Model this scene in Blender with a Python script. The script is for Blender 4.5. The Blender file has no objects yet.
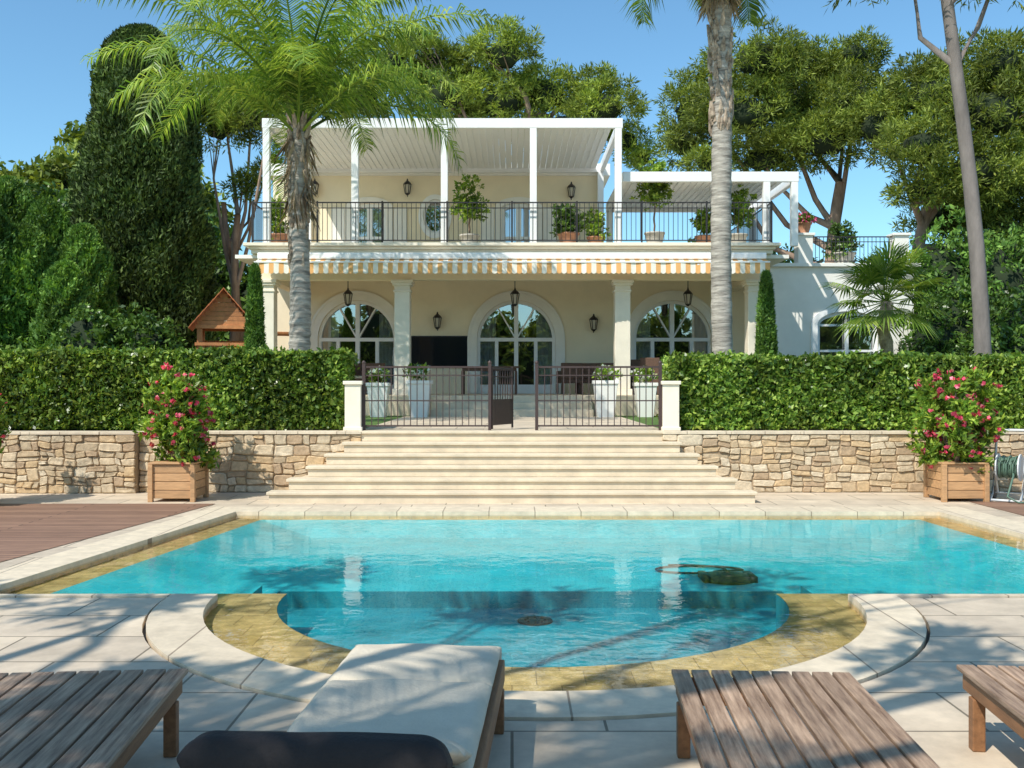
import bpy, math, random
import numpy as np
from mathutils import Vector, Matrix
from mathutils.geometry import tessellate_polygon
random.seed(4); R=random.Random(7); NR=np.random.default_rng(11)
C=bpy.context.scene.collection
F=995.6; H=1.73
def wx(px,s): return (px-512)/s

# ---------------------------------------------------------------- materials
def newmat(name):
    m=bpy.data.materials.new(name); m.use_nodes=True; nt=m.node_tree; nt.nodes.clear()
    o=nt.nodes.new('ShaderNodeOutputMaterial'); return m,nt,o
def N(nt,t,**k):
    n=nt.nodes.new(t)
    for a,b in k.items(): setattr(n,a,b)
    return n
def c4(c): return (c[0],c[1],c[2],1)
def M(name,col,rough=.7,var=.15,scale=4,bump=0,bscale=40,col2=None,metal=0,stretch=None,spec=.5,island=0):
    m,nt,o=newmat(name); L=nt.links
    p=N(nt,'ShaderNodeBsdfPrincipled'); p.inputs['Roughness'].default_value=rough; p.inputs['Metallic'].default_value=metal
    p.inputs['Specular IOR Level'].default_value=spec
    tc=N(nt,'ShaderNodeTexCoord'); mp=N(nt,'ShaderNodeMapping'); L.new(tc.outputs['Object'],mp.inputs[0])
    if stretch: mp.inputs['Scale'].default_value=stretch
    n=N(nt,'ShaderNodeTexNoise'); n.inputs['Scale'].default_value=scale; n.inputs['Detail'].default_value=6; n.inputs['Roughness'].default_value=.65
    L.new(mp.outputs[0],n.inputs['Vector'])
    r=N(nt,'ShaderNodeValToRGB'); r.color_ramp.elements[0].position=.3; r.color_ramp.elements[1].position=.7
    a=[x*(1-var) for x in col]; b=[min(1,x*(1+var)) for x in (col2 or col)]
    r.color_ramp.elements[0].color=c4(a); r.color_ramp.elements[1].color=c4(b)
    L.new(n.outputs['Fac'],r.inputs[0]); out=r.outputs[0]
    if island:
        g=N(nt,'ShaderNodeNewGeometry'); mr=N(nt,'ShaderNodeMapRange'); mr.inputs['To Min'].default_value=1-island; mr.inputs['To Max'].default_value=1+island
        L.new(g.outputs['Random Per Island'],mr.inputs[0]); vm=N(nt,'ShaderNodeVectorMath',operation='SCALE'); L.new(out,vm.inputs[0]); L.new(mr.outputs[0],vm.inputs['Scale']); out=vm.outputs[0]
    L.new(out,p.inputs['Base Color'])
    if bump:
        n2=N(nt,'ShaderNodeTexNoise'); n2.inputs['Scale'].default_value=bscale; n2.inputs['Detail'].default_value=5; L.new(mp.outputs[0],n2.inputs['Vector'])
        bp=N(nt,'ShaderNodeBump'); bp.inputs['Strength'].default_value=bump; bp.inputs['Distance'].default_value=.02
        L.new(n2.outputs['Fac'],bp.inputs['Height']); L.new(bp.outputs[0],p.inputs['Normal'])
    L.new(p.outputs[0],o.inputs[0]); return m
def leafmat(name,dark,mid,light,nscale=1.0,trans=.25,rough=.5):
    m,nt,o=newmat(name); L=nt.links
    g=N(nt,'ShaderNodeNewGeometry'); r=N(nt,'ShaderNodeValToRGB'); e=r.color_ramp.elements
    e[0].color=c4(dark); e[1].color=c4(light); k=e.new(.55); k.color=c4(mid)
    L.new(g.outputs['Random Per Island'],r.inputs[0])
    tc=N(nt,'ShaderNodeTexCoord'); n=N(nt,'ShaderNodeTexNoise'); n.inputs['Scale'].default_value=nscale; n.inputs['Detail'].default_value=3
    L.new(tc.outputs['Object'],n.inputs['Vector'])
    mr=N(nt,'ShaderNodeMapRange'); mr.inputs['From Min'].default_value=.35; mr.inputs['From Max'].default_value=.65; mr.inputs['To Min'].default_value=.6; mr.inputs['To Max'].default_value=1.4
    L.new(n.outputs['Fac'],mr.inputs[0])
    vm=N(nt,'ShaderNodeVectorMath',operation='SCALE'); L.new(r.outputs[0],vm.inputs[0]); L.new(mr.outputs[0],vm.inputs['Scale'])
    p=N(nt,'ShaderNodeBsdfPrincipled'); p.inputs['Roughness'].default_value=rough; L.new(vm.outputs[0],p.inputs['Base Color']); p.inputs['Specular IOR Level'].default_value=.35
    t=N(nt,'ShaderNodeBsdfTranslucent'); vm2=N(nt,'ShaderNodeVectorMath',operation='MULTIPLY'); vm2.inputs[1].default_value=(1.6,1.5,.7); L.new(vm.outputs[0],vm2.inputs[0]); L.new(vm2.outputs[0],t.inputs[0])
    mx=N(nt,'ShaderNodeMixShader'); mx.inputs[0].default_value=trans; L.new(p.outputs[0],mx.inputs[1]); L.new(t.outputs[0],mx.inputs[2])
    L.new(mx.outputs[0],o.inputs[0]); return m
def brickmat(name,c1,c2,cm,bw,rh,mortar,rough=.6,rot=0,var=.12,bump=.3,nscale=2.5,off=.5,stretch=None):
    m,nt,o=newmat(name); L=nt.links
    tc=N(nt,'ShaderNodeTexCoord'); mp=N(nt,'ShaderNodeMapping'); mp.inputs['Rotation'].default_value=(0,0,rot); L.new(tc.outputs['Object'],mp.inputs[0])
    b=N(nt,'ShaderNodeTexBrick'); b.offset=off; b.inputs['Scale'].default_value=1; b.inputs['Brick Width'].default_value=bw; b.inputs['Row Height'].default_value=rh
    b.inputs['Mortar Size'].default_value=mortar; b.inputs['Mortar Smooth'].default_value=.1
    b.inputs['Color1'].default_value=c4(c1); b.inputs['Color2'].default_value=c4(c2); b.inputs['Mortar'].default_value=c4(cm)
    L.new(mp.outputs[0],b.inputs['Vector'])
    n=N(nt,'ShaderNodeTexNoise'); n.inputs['Scale'].default_value=nscale; n.inputs['Detail'].default_value=8; n.inputs['Roughness'].default_value=.7
    mp2=N(nt,'ShaderNodeMapping'); L.new(tc.outputs['Object'],mp2.inputs[0])
    if stretch: mp2.inputs['Scale'].default_value=stretch
    L.new(mp2.outputs[0],n.inputs['Vector'])
    mr=N(nt,'ShaderNodeMapRange'); mr.inputs['From Min'].default_value=.3; mr.inputs['From Max'].default_value=.7; mr.inputs['To Min'].default_value=1-var; mr.inputs['To Max'].default_value=1+var
    L.new(n.outputs['Fac'],mr.inputs[0]); vm=N(nt,'ShaderNodeVectorMath',operation='SCALE'); L.new(b.outputs[0],vm.inputs[0]); L.new(mr.outputs[0],vm.inputs['Scale'])
    p=N(nt,'ShaderNodeBsdfPrincipled'); p.inputs['Roughness'].default_value=rough; L.new(vm.outputs[0],p.inputs['Base Color'])
    bp=N(nt,'ShaderNodeBump'); bp.inputs['Strength'].default_value=bump; bp.inputs['Distance'].default_value=.01; bp.invert=True
    L.new(b.outputs['Fac'],bp.inputs['Height']); L.new(bp.outputs[0],p.inputs['Normal']); L.new(p.outputs[0],o.inputs[0]); return m
def islandmat(name,cols,rough=.8,bump=.6,bscale=14):
    m,nt,o=newmat(name); L=nt.links
    g=N(nt,'ShaderNodeNewGeometry'); r=N(nt,'ShaderNodeValToRGB'); r.color_ramp.interpolation='CONSTANT'; e=r.color_ramp.elements
    e[0].color=c4(cols[0]); e[1].position=1/len(cols); e[1].color=c4(cols[1])
    for i in range(2,len(cols)): k=e.new(i/len(cols)); k.color=c4(cols[i])
    L.new(g.outputs['Random Per Island'],r.inputs[0])
    tc=N(nt,'ShaderNodeTexCoord'); n=N(nt,'ShaderNodeTexNoise'); n.inputs['Scale'].default_value=bscale; n.inputs['Detail'].default_value=8; n.inputs['Roughness'].default_value=.7; L.new(tc.outputs['Object'],n.inputs['Vector'])
    mr=N(nt,'ShaderNodeMapRange'); mr.inputs['From Min'].default_value=.3; mr.inputs['From Max'].default_value=.7; mr.inputs['To Min'].default_value=.68; mr.inputs['To Max'].default_value=1.2; L.new(n.outputs['Fac'],mr.inputs[0])
    vm=N(nt,'ShaderNodeVectorMath',operation='SCALE'); L.new(r.outputs[0],vm.inputs[0]); L.new(mr.outputs[0],vm.inputs['Scale'])
    p=N(nt,'ShaderNodeBsdfPrincipled'); p.inputs['Roughness'].default_value=rough; L.new(vm.outputs[0],p.inputs['Base Color'])
    bp=N(nt,'ShaderNodeBump'); bp.inputs['Strength'].default_value=bump; bp.inputs['Distance'].default_value=.03; L.new(n.outputs['Fac'],bp.inputs['Height']); L.new(bp.outputs[0],p.inputs['Normal'])
    L.new(p.outputs[0],o.inputs[0]); return m

m_pave=brickmat('paving_stone',(.64,.52,.38),(.53,.43,.32),(.20,.16,.11),.95,.62,.008,var=.22,nscale=2.4)
m_cope=brickmat('coping_stone',(.70,.58,.42),(.62,.51,.37),(.30,.23,.16),.62,50,.007,var=.18,nscale=6)
m_step=M('step_limestone',(.68,.56,.40),.65,.15,3,.2,30)
m_gold=brickmat('golden_ledge_stone',(.70,.46,.20),(.56,.35,.13),(.36,.22,.09),.3,.3,.004,rough=.5,var=.4,nscale=9)
m_tile=brickmat('pool_tile',(.045,.58,.64),(.03,.50,.57),(.07,.58,.63),.25,.25,.008,rough=.4,var=.20,nscale=1.6)
m_tile2=brickmat('spa_tile',(.02,.34,.42),(.016,.28,.36),(.035,.36,.43),.25,.25,.008,rough=.4,var=.30,nscale=1.8)
m_wood=brickmat('deck_boards',(.32,.18,.115),(.23,.125,.08),(.05,.03,.02),3,.13,.008,rough=.6,var=.3,nscale=3,stretch=(1,8,1))
m_teak=M('weathered_teak',(.22,.12,.07),.6,.35,3,.3,25,col2=(.40,.27,.18),stretch=(14,1,14),island=.25)
m_teak2=M('oiled_teak',(.26,.12,.05),.55,.3,4,.2,25,stretch=(8,1,8))
m_planter=M('planter_wood',(.50,.28,.13),.6,.25,4,.2,25,stretch=(1,8,8),island=.2)
m_wall=M('yellow_render',(.86,.74,.53),.85,.05,1.5,.1,60)
m_white=M('white_render',(.86,.82,.74),.8,.05,2,.05,60)
m_cream=M('cream_stone_trim',(.82,.73,.58),.75,.07,3,.05,60)
m_paint=M('white_paint',(.87,.86,.83),.4,.02,4)
m_iron=M('black_iron',(.025,.02,.02),.45,.1,8)
m_rust=M('brown_iron',(.06,.035,.03),.5,.15,8)
m_or=M('awning_orange',(.80,.42,.15),.85,.04,5)
m_cr=M('awning_cream',(.85,.80,.68),.85,.04,5)
m_rubble=islandmat('rubble_stone',[(.62,.46,.28),(.55,.40,.24),(.67,.52,.34),(.50,.38,.24),(.61,.43,.24),(.69,.56,.39),(.57,.45,.30),(.47,.33,.20)])
m_mortar=M('mortar',(.36,.26,.16),.9,.15,10,.4,30)
m_grass=M('lawn_grass',(.06,.13,.025),.9,.35,6,.6,80,col2=(.10,.17,.03))
m_soil=M('dry_ground',(.22,.18,.11),.95,.3,.6,.3,20,col2=(.12,.15,.05))
m_bark=M('pine_bark',(.24,.15,.10),.9,.35,3,.8,12,col2=(.36,.25,.18),stretch=(1,1,.35))
m_bark2=M('grey_bark',(.20,.17,.15),.9,.3,4,.7,12,stretch=(1,1,.3))
m_palmt=M('palm_bark',(.19,.16,.13),.9,.4,2.5,.9,5,col2=(.40,.36,.30),stretch=(1,1,6))
m_boot=M('palm_boots',(.16,.10,.06),.9,.4,6,.8,12,col2=(.42,.33,.24))
m_lhedge=leafmat('hedge_leaf',(.05,.11,.014),(.135,.23,.032),(.37,.46,.09),1.2,.28,.30)
m_lpine=leafmat('pine_needles',(.07,.105,.014),(.155,.205,.030),(.30,.35,.060),.6,.3,.6)
m_lpine2=leafmat('pine_needles_light',(.10,.15,.018),(.20,.265,.033),(.34,.40,.065),.6,.3,.6)
m_lcyp=leafmat('cypress_leaf',(.028,.052,.010),(.062,.105,.02),(.125,.18,.035),.9,.12,.7)
m_lthuja=leafmat('thuja_leaf',(.045,.11,.02),(.115,.23,.035),(.23,.37,.06),.9,.2,.6)
m_lpalm=leafmat('palm_leaflet',(.08,.16,.022),(.18,.28,.04),(.38,.46,.09),.9,.4,.4)
m_ldark=leafmat('laurel_leaf',(.035,.075,.015),(.08,.15,.025),(.17,.27,.045),.9,.2,.35)
m_llemon=leafmat('citrus_leaf',(.08,.16,.02),(.18,.29,.035),(.36,.45,.06),2,.3,.4)
m_red=leafmat('red_petals',(.50,.03,.09),(.72,.08,.16),(.82,.28,.33),3,.3,.6)
m_pink=leafmat('pink_petals',(.5,.04,.15),(.65,.08,.25),(.75,.2,.4),3,.3,.6)
m_wpet=leafmat('white_petals',(.6,.6,.55),(.75,.75,.7),(.85,.85,.8),3,.3,.6)
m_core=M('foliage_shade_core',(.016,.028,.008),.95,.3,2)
m_dry=leafmat('dry_fibre',(.14,.09,.05),(.24,.17,.10),(.34,.26,.16),2,.2,.8)
m_cush=M('cream_cushion',(.60,.52,.40),.9,.08,5,.25,60)
m_dark=M('dark_cover',(.022,.017,.016),.85,.2,6,.25,90)
m_tv=M('tv_glass',(.01,.012,.018),.08,.02,2)
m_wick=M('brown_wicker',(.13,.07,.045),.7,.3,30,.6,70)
m_terra=M('terracotta',(.42,.20,.11),.8,.15,6)
m_greypot=M('stone_pot',(.45,.42,.36),.8,.15,6,.2,30)
m_plast=M('white_plastic',(.66,.67,.66),.4,.04,6)
m_hose=M('green_hose',(.10,.17,.12),.45,.1,6)
m_dplast=M('dark_rubber',(.03,.03,.035),.5,.1,6)
m_yel=M('yellow_slide_plastic',(.75,.55,.04),.35,.05,6)
m_owood=M('orange_play_wood',(.50,.21,.08),.6,.25,6,.2,30,island=.2)
m_oroof=M('red_orange_roof_boards',(.50,.16,.06),.6,.25,6,.2,30)
m_lamp=M('frosted_lamp_glass',(.55,.5,.4),.2,.05,5)
m_curt=M('white_curtain',(.78,.78,.76),.9,.08,3,.3,12,stretch=(9,1,.3))
def glassmat():
    m,nt,o=newmat('window_glass'); L=nt.links
    p=N(nt,'ShaderNodeBsdfTransparent'); p.inputs[0].default_value=(.70,.77,.78,1)
    g=N(nt,'ShaderNodeBsdfGlossy'); g.inputs['Roughness'].default_value=.01; g.inputs['Color'].default_value=(.92,.96,1,1)
    tc=N(nt,'ShaderNodeTexCoord'); n=N(nt,'ShaderNodeTexNoise'); n.inputs['Scale'].default_value=.8; L.new(tc.outputs['Object'],n.inputs['Vector'])
    bp=N(nt,'ShaderNodeBump'); bp.inputs['Strength'].default_value=.1; bp.inputs['Distance'].default_value=.05; L.new(n.outputs['Fac'],bp.inputs['Height']); L.new(bp.outputs[0],g.inputs['Normal'])
    x=N(nt,'ShaderNodeMixShader'); x.inputs[0].default_value=.40; L.new(p.outputs[0],x.inputs[1]); L.new(g.outputs[0],x.inputs[2]); L.new(x.outputs[0],o.inputs[0]); return m
m_glass=glassmat()
def watermat():
    m,nt,o=newmat('pool_water'); L=nt.links
    t=N(nt,'ShaderNodeBsdfTransparent'); t.inputs[0].default_value=(.88,.98,.985,1)
    g=N(nt,'ShaderNodeBsdfGlossy'); g.inputs['Roughness'].default_value=.01
    tc=N(nt,'ShaderNodeTexCoord')
    n=N(nt,'ShaderNodeTexNoise'); n.inputs['Scale'].default_value=2.2; n.inputs['Detail'].default_value=3; L.new(tc.outputs['Object'],n.inputs['Vector'])
    n2=N(nt,'ShaderNodeTexNoise'); n2.inputs['Scale'].default_value=9; n2.inputs['Detail'].default_value=2; n2.inputs['Distortion'].default_value=.6; L.new(tc.outputs['Object'],n2.inputs['Vector'])
    ma=N(nt,'ShaderNodeMath',operation='MULTIPLY_ADD'); L.new(n2.outputs['Fac'],ma.inputs[0]); ma.inputs[1].default_value=.30; L.new(n.outputs['Fac'],ma.inputs[2])
    bp=N(nt,'ShaderNodeBump'); bp.inputs['Strength'].default_value=.30; bp.inputs['Distance'].default_value=.02; L.new(ma.outputs[0],bp.inputs['Height'])
    f=N(nt,'ShaderNodeFresnel'); f.inputs['IOR'].default_value=1.40; L.new(bp.outputs[0],f.inputs['Normal']); L.new(bp.outputs[0],g.inputs['Normal'])
    x=N(nt,'ShaderNodeMixShader'); L.new(f.outputs[0],x.inputs[0]); L.new(t.outputs[0],x.inputs[1]); L.new(g.outputs[0],x.inputs[2]); L.new(x.outputs[0],o.inputs[0]); return m
m_water=watermat()

# ---------------------------------------------------------------- builders
def empty(name,loc=(0,0,0),rot=0):
    e=bpy.data.objects.new(name,None); C.objects.link(e); e.location=loc; e.rotation_euler=(0,0,rot); return e
class MB:
    def __init__(s): s.v=[]; s.f=[]; s.m=[]
    def add(s,v,f,mi=0):
        b=len(s.v); s.v+= [tuple(p) for p in v]; s.f+=[tuple(b+i for i in q) for q in f]; s.m+=[mi]*len(f)
    def box(s,x0,x1,y0,y1,z0,z1,mi=0,T=None):
        v=[(x0,y0,z0),(x1,y0,z0),(x1,y1,z0),(x0,y1,z0),(x0,y0,z1),(x1,y0,z1),(x1,y1,z1),(x0,y1,z1)]
        if T is not None: v=[tuple(T@Vector(p)) for p in v]
        s.add(v,[(0,3,2,1),(4,5,6,7),(0,1,5,4),(1,2,6,5),(2,3,7,6),(3,0,4,7)],mi)
    def tube(s,pts,rad,n=8,mi=0,cap=True):
        pts=[Vector(p) for p in pts]
        if not hasattr(rad,'__len__'): rad=[rad]*len(pts)
        v=[];f=[]; up=Vector((0,0,1))
        for i,p in enumerate(pts):
            d=(pts[min(i+1,len(pts)-1)]-pts[max(i-1,0)]).normalized()
            a=d.cross(up) if abs(d.z)<.9 else d.cross(Vector((0,1,0))); a.normalize(); b=d.cross(a)
            for k in range(n):
                t=2*math.pi*k/n; v.append(p+(a*math.cos(t)+b*math.sin(t))*rad[i])
        for i in range(len(pts)-1):
            for k in range(n): f.append((i*n+k,i*n+(k+1)%n,(i+1)*n+(k+1)%n,(i+1)*n+k))
        if cap: f.append(tuple(range(n))); f.append(tuple(range(len(v)-1,len(v)-1-n,-1)))
        s.add(v,f,mi)
    def lathe(s,c,prof,n=20,mi=0):
        s.tube([(c[0],c[1],c[2]+z) for r,z in prof],[max(r,1e-4) for r,z in prof],n,mi)
    def poly(s,loops,z,mi=0,flip=False,plane='xy'):
        L=[[Vector((p[0],p[1],0)) for p in l] for l in loops]
        tris=tessellate_polygon(L); pts=[p for l in L for p in l]
        if plane=='xy': v=[(p.x,p.y,z) for p in pts]
        else: v=[(p.x,z,p.y) for p in pts]
        s.add(v,[tuple(t) for t in tris],mi)
    def skirt(s,loop,z0,z1,mi=0,plane='xy',closed=True):
        n=len(loop)
        if plane=='xy': v=[(p[0],p[1],z0) for p in loop]+[(p[0],p[1],z1) for p in loop]
        else: v=[(p[0],z0,p[1]) for p in loop]+[(p[0],z1,p[1]) for p in loop]
        s.add(v,[(i,(i+1)%n,n+(i+1)%n,n+i) for i in range(n if closed else n-1)],mi)
    def slab(s,loops,z0,z1,mi=0,plane='xy'):
        s.poly(loops,z0,mi,plane=plane); s.poly(loops,z1,mi,plane=plane)
        for l in loops: s.skirt(l,z0,z1,mi,plane)
    def obj(s,name,mats,parent=None,smooth=False,bevel=0,loc=None,rot=None):
        me=bpy.data.meshes.new(name); me.from_pydata(s.v,[],s.f)
        for m in (mats if isinstance(mats,(list,tuple)) else [mats]): me.materials.append(m)
        me.polygons.foreach_set('material_index',s.m)
        if smooth: me.polygons.foreach_set('use_smooth',[True]*len(s.f))
        me.update(); o=bpy.data.objects.new(name,me); C.objects.link(o)
        if parent: o.parent=parent
        if bevel:
            b=o.modifiers.new('b','BEVEL'); b.width=bevel; b.segments=2; b.limit_method='ANGLE'
        if loc: o.location=loc
        if rot is not None: o.rotation_euler=rot
        return o
def unit(a): return a/np.maximum(np.linalg.norm(a,axis=1,keepdims=True),1e-6)
def leafobj(name,cen,L,W,mat,parent=None,axis=None,axj=1.0,anchor=.5):
    cen=np.asarray(cen,float); n=len(cen); d=NR.normal(size=(n,3))
    if axis is not None: d=np.asarray(axis)+d*axj*.5
    a=unit(d); b=unit(np.cross(a,NR.normal(size=(n,3))))
    sc=NR.uniform(.65,1.25,size=(n,1)); a=a*L*sc; b=b*W*sc*.5
    p0=cen-a*anchor; v=np.stack([p0,p0+a*.45+b,p0+a,p0+a*.45-b],axis=1).reshape(-1,3)
    me=bpy.data.meshes.new(name); me.vertices.add(4*n); me.vertices.foreach_set('co',v.ravel())
    me.loops.add(4*n); me.loops.foreach_set('vertex_index',np.arange(4*n,dtype=np.int32))
    me.polygons.add(n); me.polygons.foreach_set('loop_start',np.arange(0,4*n,4,dtype=np.int32)); me.polygons.foreach_set('loop_total',np.full(n,4,dtype=np.int32))
    me.materials.append(mat); me.update(calc_edges=True)
    o=bpy.data.objects.new(name,me); C.objects.link(o)
    if parent: o.parent=parent
    return o
def sph(n):
    return unit(NR.normal(size=(n,3)))
def clumps(blobs,dens,per,spread,shell=.6,updens=0):
    P=[];D=[]
    for (cx,cy,cz,rx,ry,rz) in blobs:
        area=4*math.pi*((rx*ry)**1.6/3+(rx*rz)**1.6/3+(ry*rz)**1.6/3)**(1/1.6)
        k=max(6,int(area*dens)); u=sph(k)
        if updens: u=u[(u[:,2]>-.35)|(NR.random(k)>updens)]
        r=NR.uniform(shell,1.05,size=(len(u),1))
        c=np.array([cx,cy,cz])+u*r*np.array([rx,ry,rz])
        e=sph(len(c)*per)*NR.uniform(.1,1,size=(len(c)*per,1))*spread
        P.append(np.repeat(c,per,axis=0)+e*np.array([1,1,.75])); D.append(unit(e)+np.repeat(u,per,axis=0)*.5+np.array([0,0,.25]))
    return np.concatenate(P),np.concatenate(D)
def blobcore(mb,b,k=.62,n=12):
    cx,cy,cz,rx,ry,rz=b; rings=8; v=[];f=[]
    for i in range(rings+1):
        t=math.pi*i/rings
        for j in range(n):
            a=2*math.pi*j/n; q=k*R.uniform(.8,1.12)
            v.append((cx+rx*q*math.sin(t)*math.cos(a),cy+ry*q*math.sin(t)*math.sin(a),cz+rz*q*math.cos(t)))
    for i in range(rings):
        for j in range(n): f.append((i*n+j,i*n+(j+1)%n,(i+1)*n+(j+1)%n,(i+1)*n+j))
    mb.add(v,f)

# ---------------------------------------------------------------- camera, light, world
cam=bpy.data.cameras.new('camera'); co=bpy.data.objects.new('camera',cam); C.objects.link(co)
co.location=(0,0,H); co.rotation_euler=(math.radians(90),0,0); cam.lens=35; cam.sensor_width=36; cam.clip_end=1500; cam.clip_start=.05
bpy.context.scene.camera=co
S=Vector((-.42,-.50,.78)).normalized()
sun=bpy.data.lights.new('sun','SUN'); so=bpy.data.objects.new('sun',sun); C.objects.link(so)
sun.energy=5.0; sun.angle=math.radians(.45); sun.color=(1,.96,.88); so.rotation_euler=S.to_track_quat('Z','Y').to_euler(); so.location=(-20,-20,40)
w=bpy.data.worlds.new('World'); bpy.context.scene.world=w; w.use_nodes=True; nt=w.node_tree
bg=nt.nodes['Background']; sk=nt.nodes.new('ShaderNodeTexSky'); sk.sky_type='NISHITA'; sk.sun_disc=False
sk.sun_elevation=math.asin(S.z); sk.sun_rotation=math.atan2(S.x,S.y); sk.air_density=1.0; sk.dust_density=.6; sk.ozone_density=1.0
vm=nt.nodes.new('ShaderNodeVectorMath'); vm.operation='MULTIPLY'; vm.inputs[1].default_value=(.80,1.16,1.26)
nt.links.new(sk.outputs[0],vm.inputs[0]); nt.links.new(vm.outputs[0],bg.inputs[0]); bg.inputs[1].default_value=.15
sc=bpy.context.scene; sc.view_settings.view_transform='Standard'; sc.view_settings.look='None'; sc.view_settings.exposure=0

# ---------------------------------------------------------------- ground
WALLY=15.9; UP=.98
mb=MB()
hole=[(-5.6,4.9),(7.2,4.9),(7.2,13.9),(-5.6,13.9)]
mb.poly([[(-300,-200),(300,-200),(300,16.2),(-300,16.2)],hole],-.006,0)
mb.skirt([(-300,16.2),(300,16.2)],-.006,.95,0,closed=False)
mb.poly([[(-300,16.2),(300,16.2),(300,600),(-300,600)]],.95,0)
mb.obj('ground',m_soil)
mb=MB(); mb.box(-14,14,16.21,24.2,.9,.962,0); mb.obj('lawn',m_grass)
mb=MB(); mb.box(-2.5,2.5,16.45,23.2,.9,.975,0); mb.obj('garden_path',m_pave)

# pool outlines
YN=8.15
def arc(cx,cy,r,a0,a1,n=40): return [(cx+r*math.cos(a0+(a1-a0)*i/n),cy+r*math.sin(a0+(a1-a0)*i/n)) for i in range(n+1)]
LN=(-4.42,YN); LF=(-3.72,13.4); RF=(5.75,13.4); RN=(6.0,YN)
outer=[LF,LN]+arc(.17,YN,2.58,math.pi,2*math.pi)+[RN,RF]
IN_Y=8.62
ic=(.17,8.5); ir=2.12; a_=math.asin((IN_Y-8.5)/ir)
inner=[(-3.36,13.30),(-4.0,IN_Y)]+arc(ic[0],ic[1],ir,math.pi-a_,2*math.pi+a_)+[(5.7,IN_Y),(5.45,13.30)]
pave_out=[(-40,-30),(40,-30),(40,15.88),(-40,15.88)]
cope=[(LF[0]-.42,13.95),(LN[0]-.45,YN-.07)]+[(-2.78,YN-.07)]+arc(.17,YN-.07,2.95,math.pi,2*math.pi)[1:-1]+[(3.12,YN-.07),(RN[0]+.5,YN-.07),(RF[0]+.5,13.95)]
gap=.025
def offs(loop,d):
    out=[];n=len(loop)
    for i in range(n):
        p0,p1,p2=Vector(loop[i-1]),Vector(loop[i]),Vector(loop[(i+1)%n])
        a=(p1-p0).normalized(); b=(p2-p1).normalized(); nn=Vector((a.y+b.y,-(a.x+b.x)))
        if nn.length<1e-6: nn=Vector((a.y,-a.x))
        nn.normalize(); k=1/max(.5,nn.dot(Vector((a.y,-a.x)))); q=p1+nn*d*k; out.append((q.x,q.y))
    return out
def area(l): return sum(l[i-1][0]*l[i][1]-l[i][0]*l[i-1][1] for i in range(len(l)))/2
cope2=offs(cope,gap if area(cope)>0 else -gap)
mb=MB(); mb.poly([pave_out,cope2],0,0); mb.skirt(cope2,0,-.06,0); mb.obj('stone_paving',m_pave)
pool=empty('swimming_pool')
mb=MB(); mb.poly([cope,outer],.012,0); mb.skirt(cope,.012,-.06,0); mb.skirt(outer,.012,-.05,0); mb.obj('coping',m_cope,pool)
mb=MB(); mb.poly([cope2,cope],-.05,0); mb.obj('drain_slot',m_dplast,pool)
mb=MB(); mb.poly([outer,inner],-.085,0); mb.skirt(outer,-.05,-.085,0); mb.obj('ledge',m_gold,pool)
zf=-.27; zb=-.43; yb=9.6
bay=[(-2.25,yb)]+[(-2.25,IN_Y)]+[p for p in arc(ic[0],ic[1],ir,math.pi-a_,2*math.pi+a_)]+[(2.6,IN_Y),(2.6,yb)]
mb=MB()
mb.poly([[(-2.6,12.95),(-3.2,IN_Y+.35),(-2.25,IN_Y+.35),(-2.25,yb),(2.6,yb),(2.6,IN_Y+.35),(5.0,IN_Y+.35),(4.7,12.95)]],zf,0)
def Q(a,b,c,d): mb.add([a,b,c,d],[(0,1,2,3)])
zl=-.085
Q((-3.36,13.3,zl),(-4.0,IN_Y,zl),(-3.2,IN_Y+.35,zf),(-2.6,12.95,zf)); Q((5.45,13.3,zl),(5.7,IN_Y,zl),(5.0,IN_Y+.35,zf),(4.7,12.95,zf))
Q((-3.36,13.3,zl),(5.45,13.3,zl),(4.7,12.95,zf),(-2.6,12.95,zf)); Q((-4.0,IN_Y,zl),(-2.25,IN_Y,zl),(-2.25,IN_Y+.35,zf),(-3.2,IN_Y+.35,zf)); Q((2.6,IN_Y,zl),(5.7,IN_Y,zl),(5.0,IN_Y+.35,zf),(2.6,IN_Y+.35,zf))
mb.obj('basin',m_tile,pool)
mb=MB(); mb.poly([bay],zb,0); mb.skirt([(-2.25,IN_Y),(-2.25,yb),(2.6,yb),(2.6,IN_Y)],zf,zb,0,closed=False)
mb.skirt([(-2.25,IN_Y-.001),(-2.25,IN_Y+.35)],zl,zb,0,closed=False); mb.skirt([(2.6,IN_Y),(2.6,IN_Y+.35)],zl,zb,0,closed=False)
mb.skirt([(-2.25,IN_Y)]+arc(ic[0],ic[1],ir-.001,math.pi-a_,2*math.pi+a_)+[(2.6,IN_Y)],-.087,zb,0,closed=False)
mb.obj('deep_bay',m_tile2,pool)
mb=MB(); mb.poly([outer],-.035,0); mb.obj('water_surface',m_water,pool)
mb=MB(); mb.lathe((.21,9.05,zb),[(.16,0),(.16,.015),(.12,.02),(.03,.022)],24); 
for k in range(8):
    t=k*math.pi/4; mb.box(.21+.09*math.cos(t)-.008,.21+.09*math.cos(t)+.008,9.05+.09*math.sin(t)-.03,9.05+.09*math.sin(t)+.03,zb+.02,zb+.03)
mb.obj('floor_drain',m_dplast,pool)
mb=MB(); mb.lathe((2.2,10.15,zf),[(.24,.0),(.27,.02),(.24,.05),(.14,.07),(.05,.085),(.02,.09)],24)
mb.tube([(2.2,10.2,zf+.09),(2.1,10.35,zf+.05)]+[(2.05+.42*math.cos(t)-.03*t,10.65+.22*math.sin(t),zf+.012+.0015*t) for t in [i*.3 for i in range(28)]],.012,6)
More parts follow.
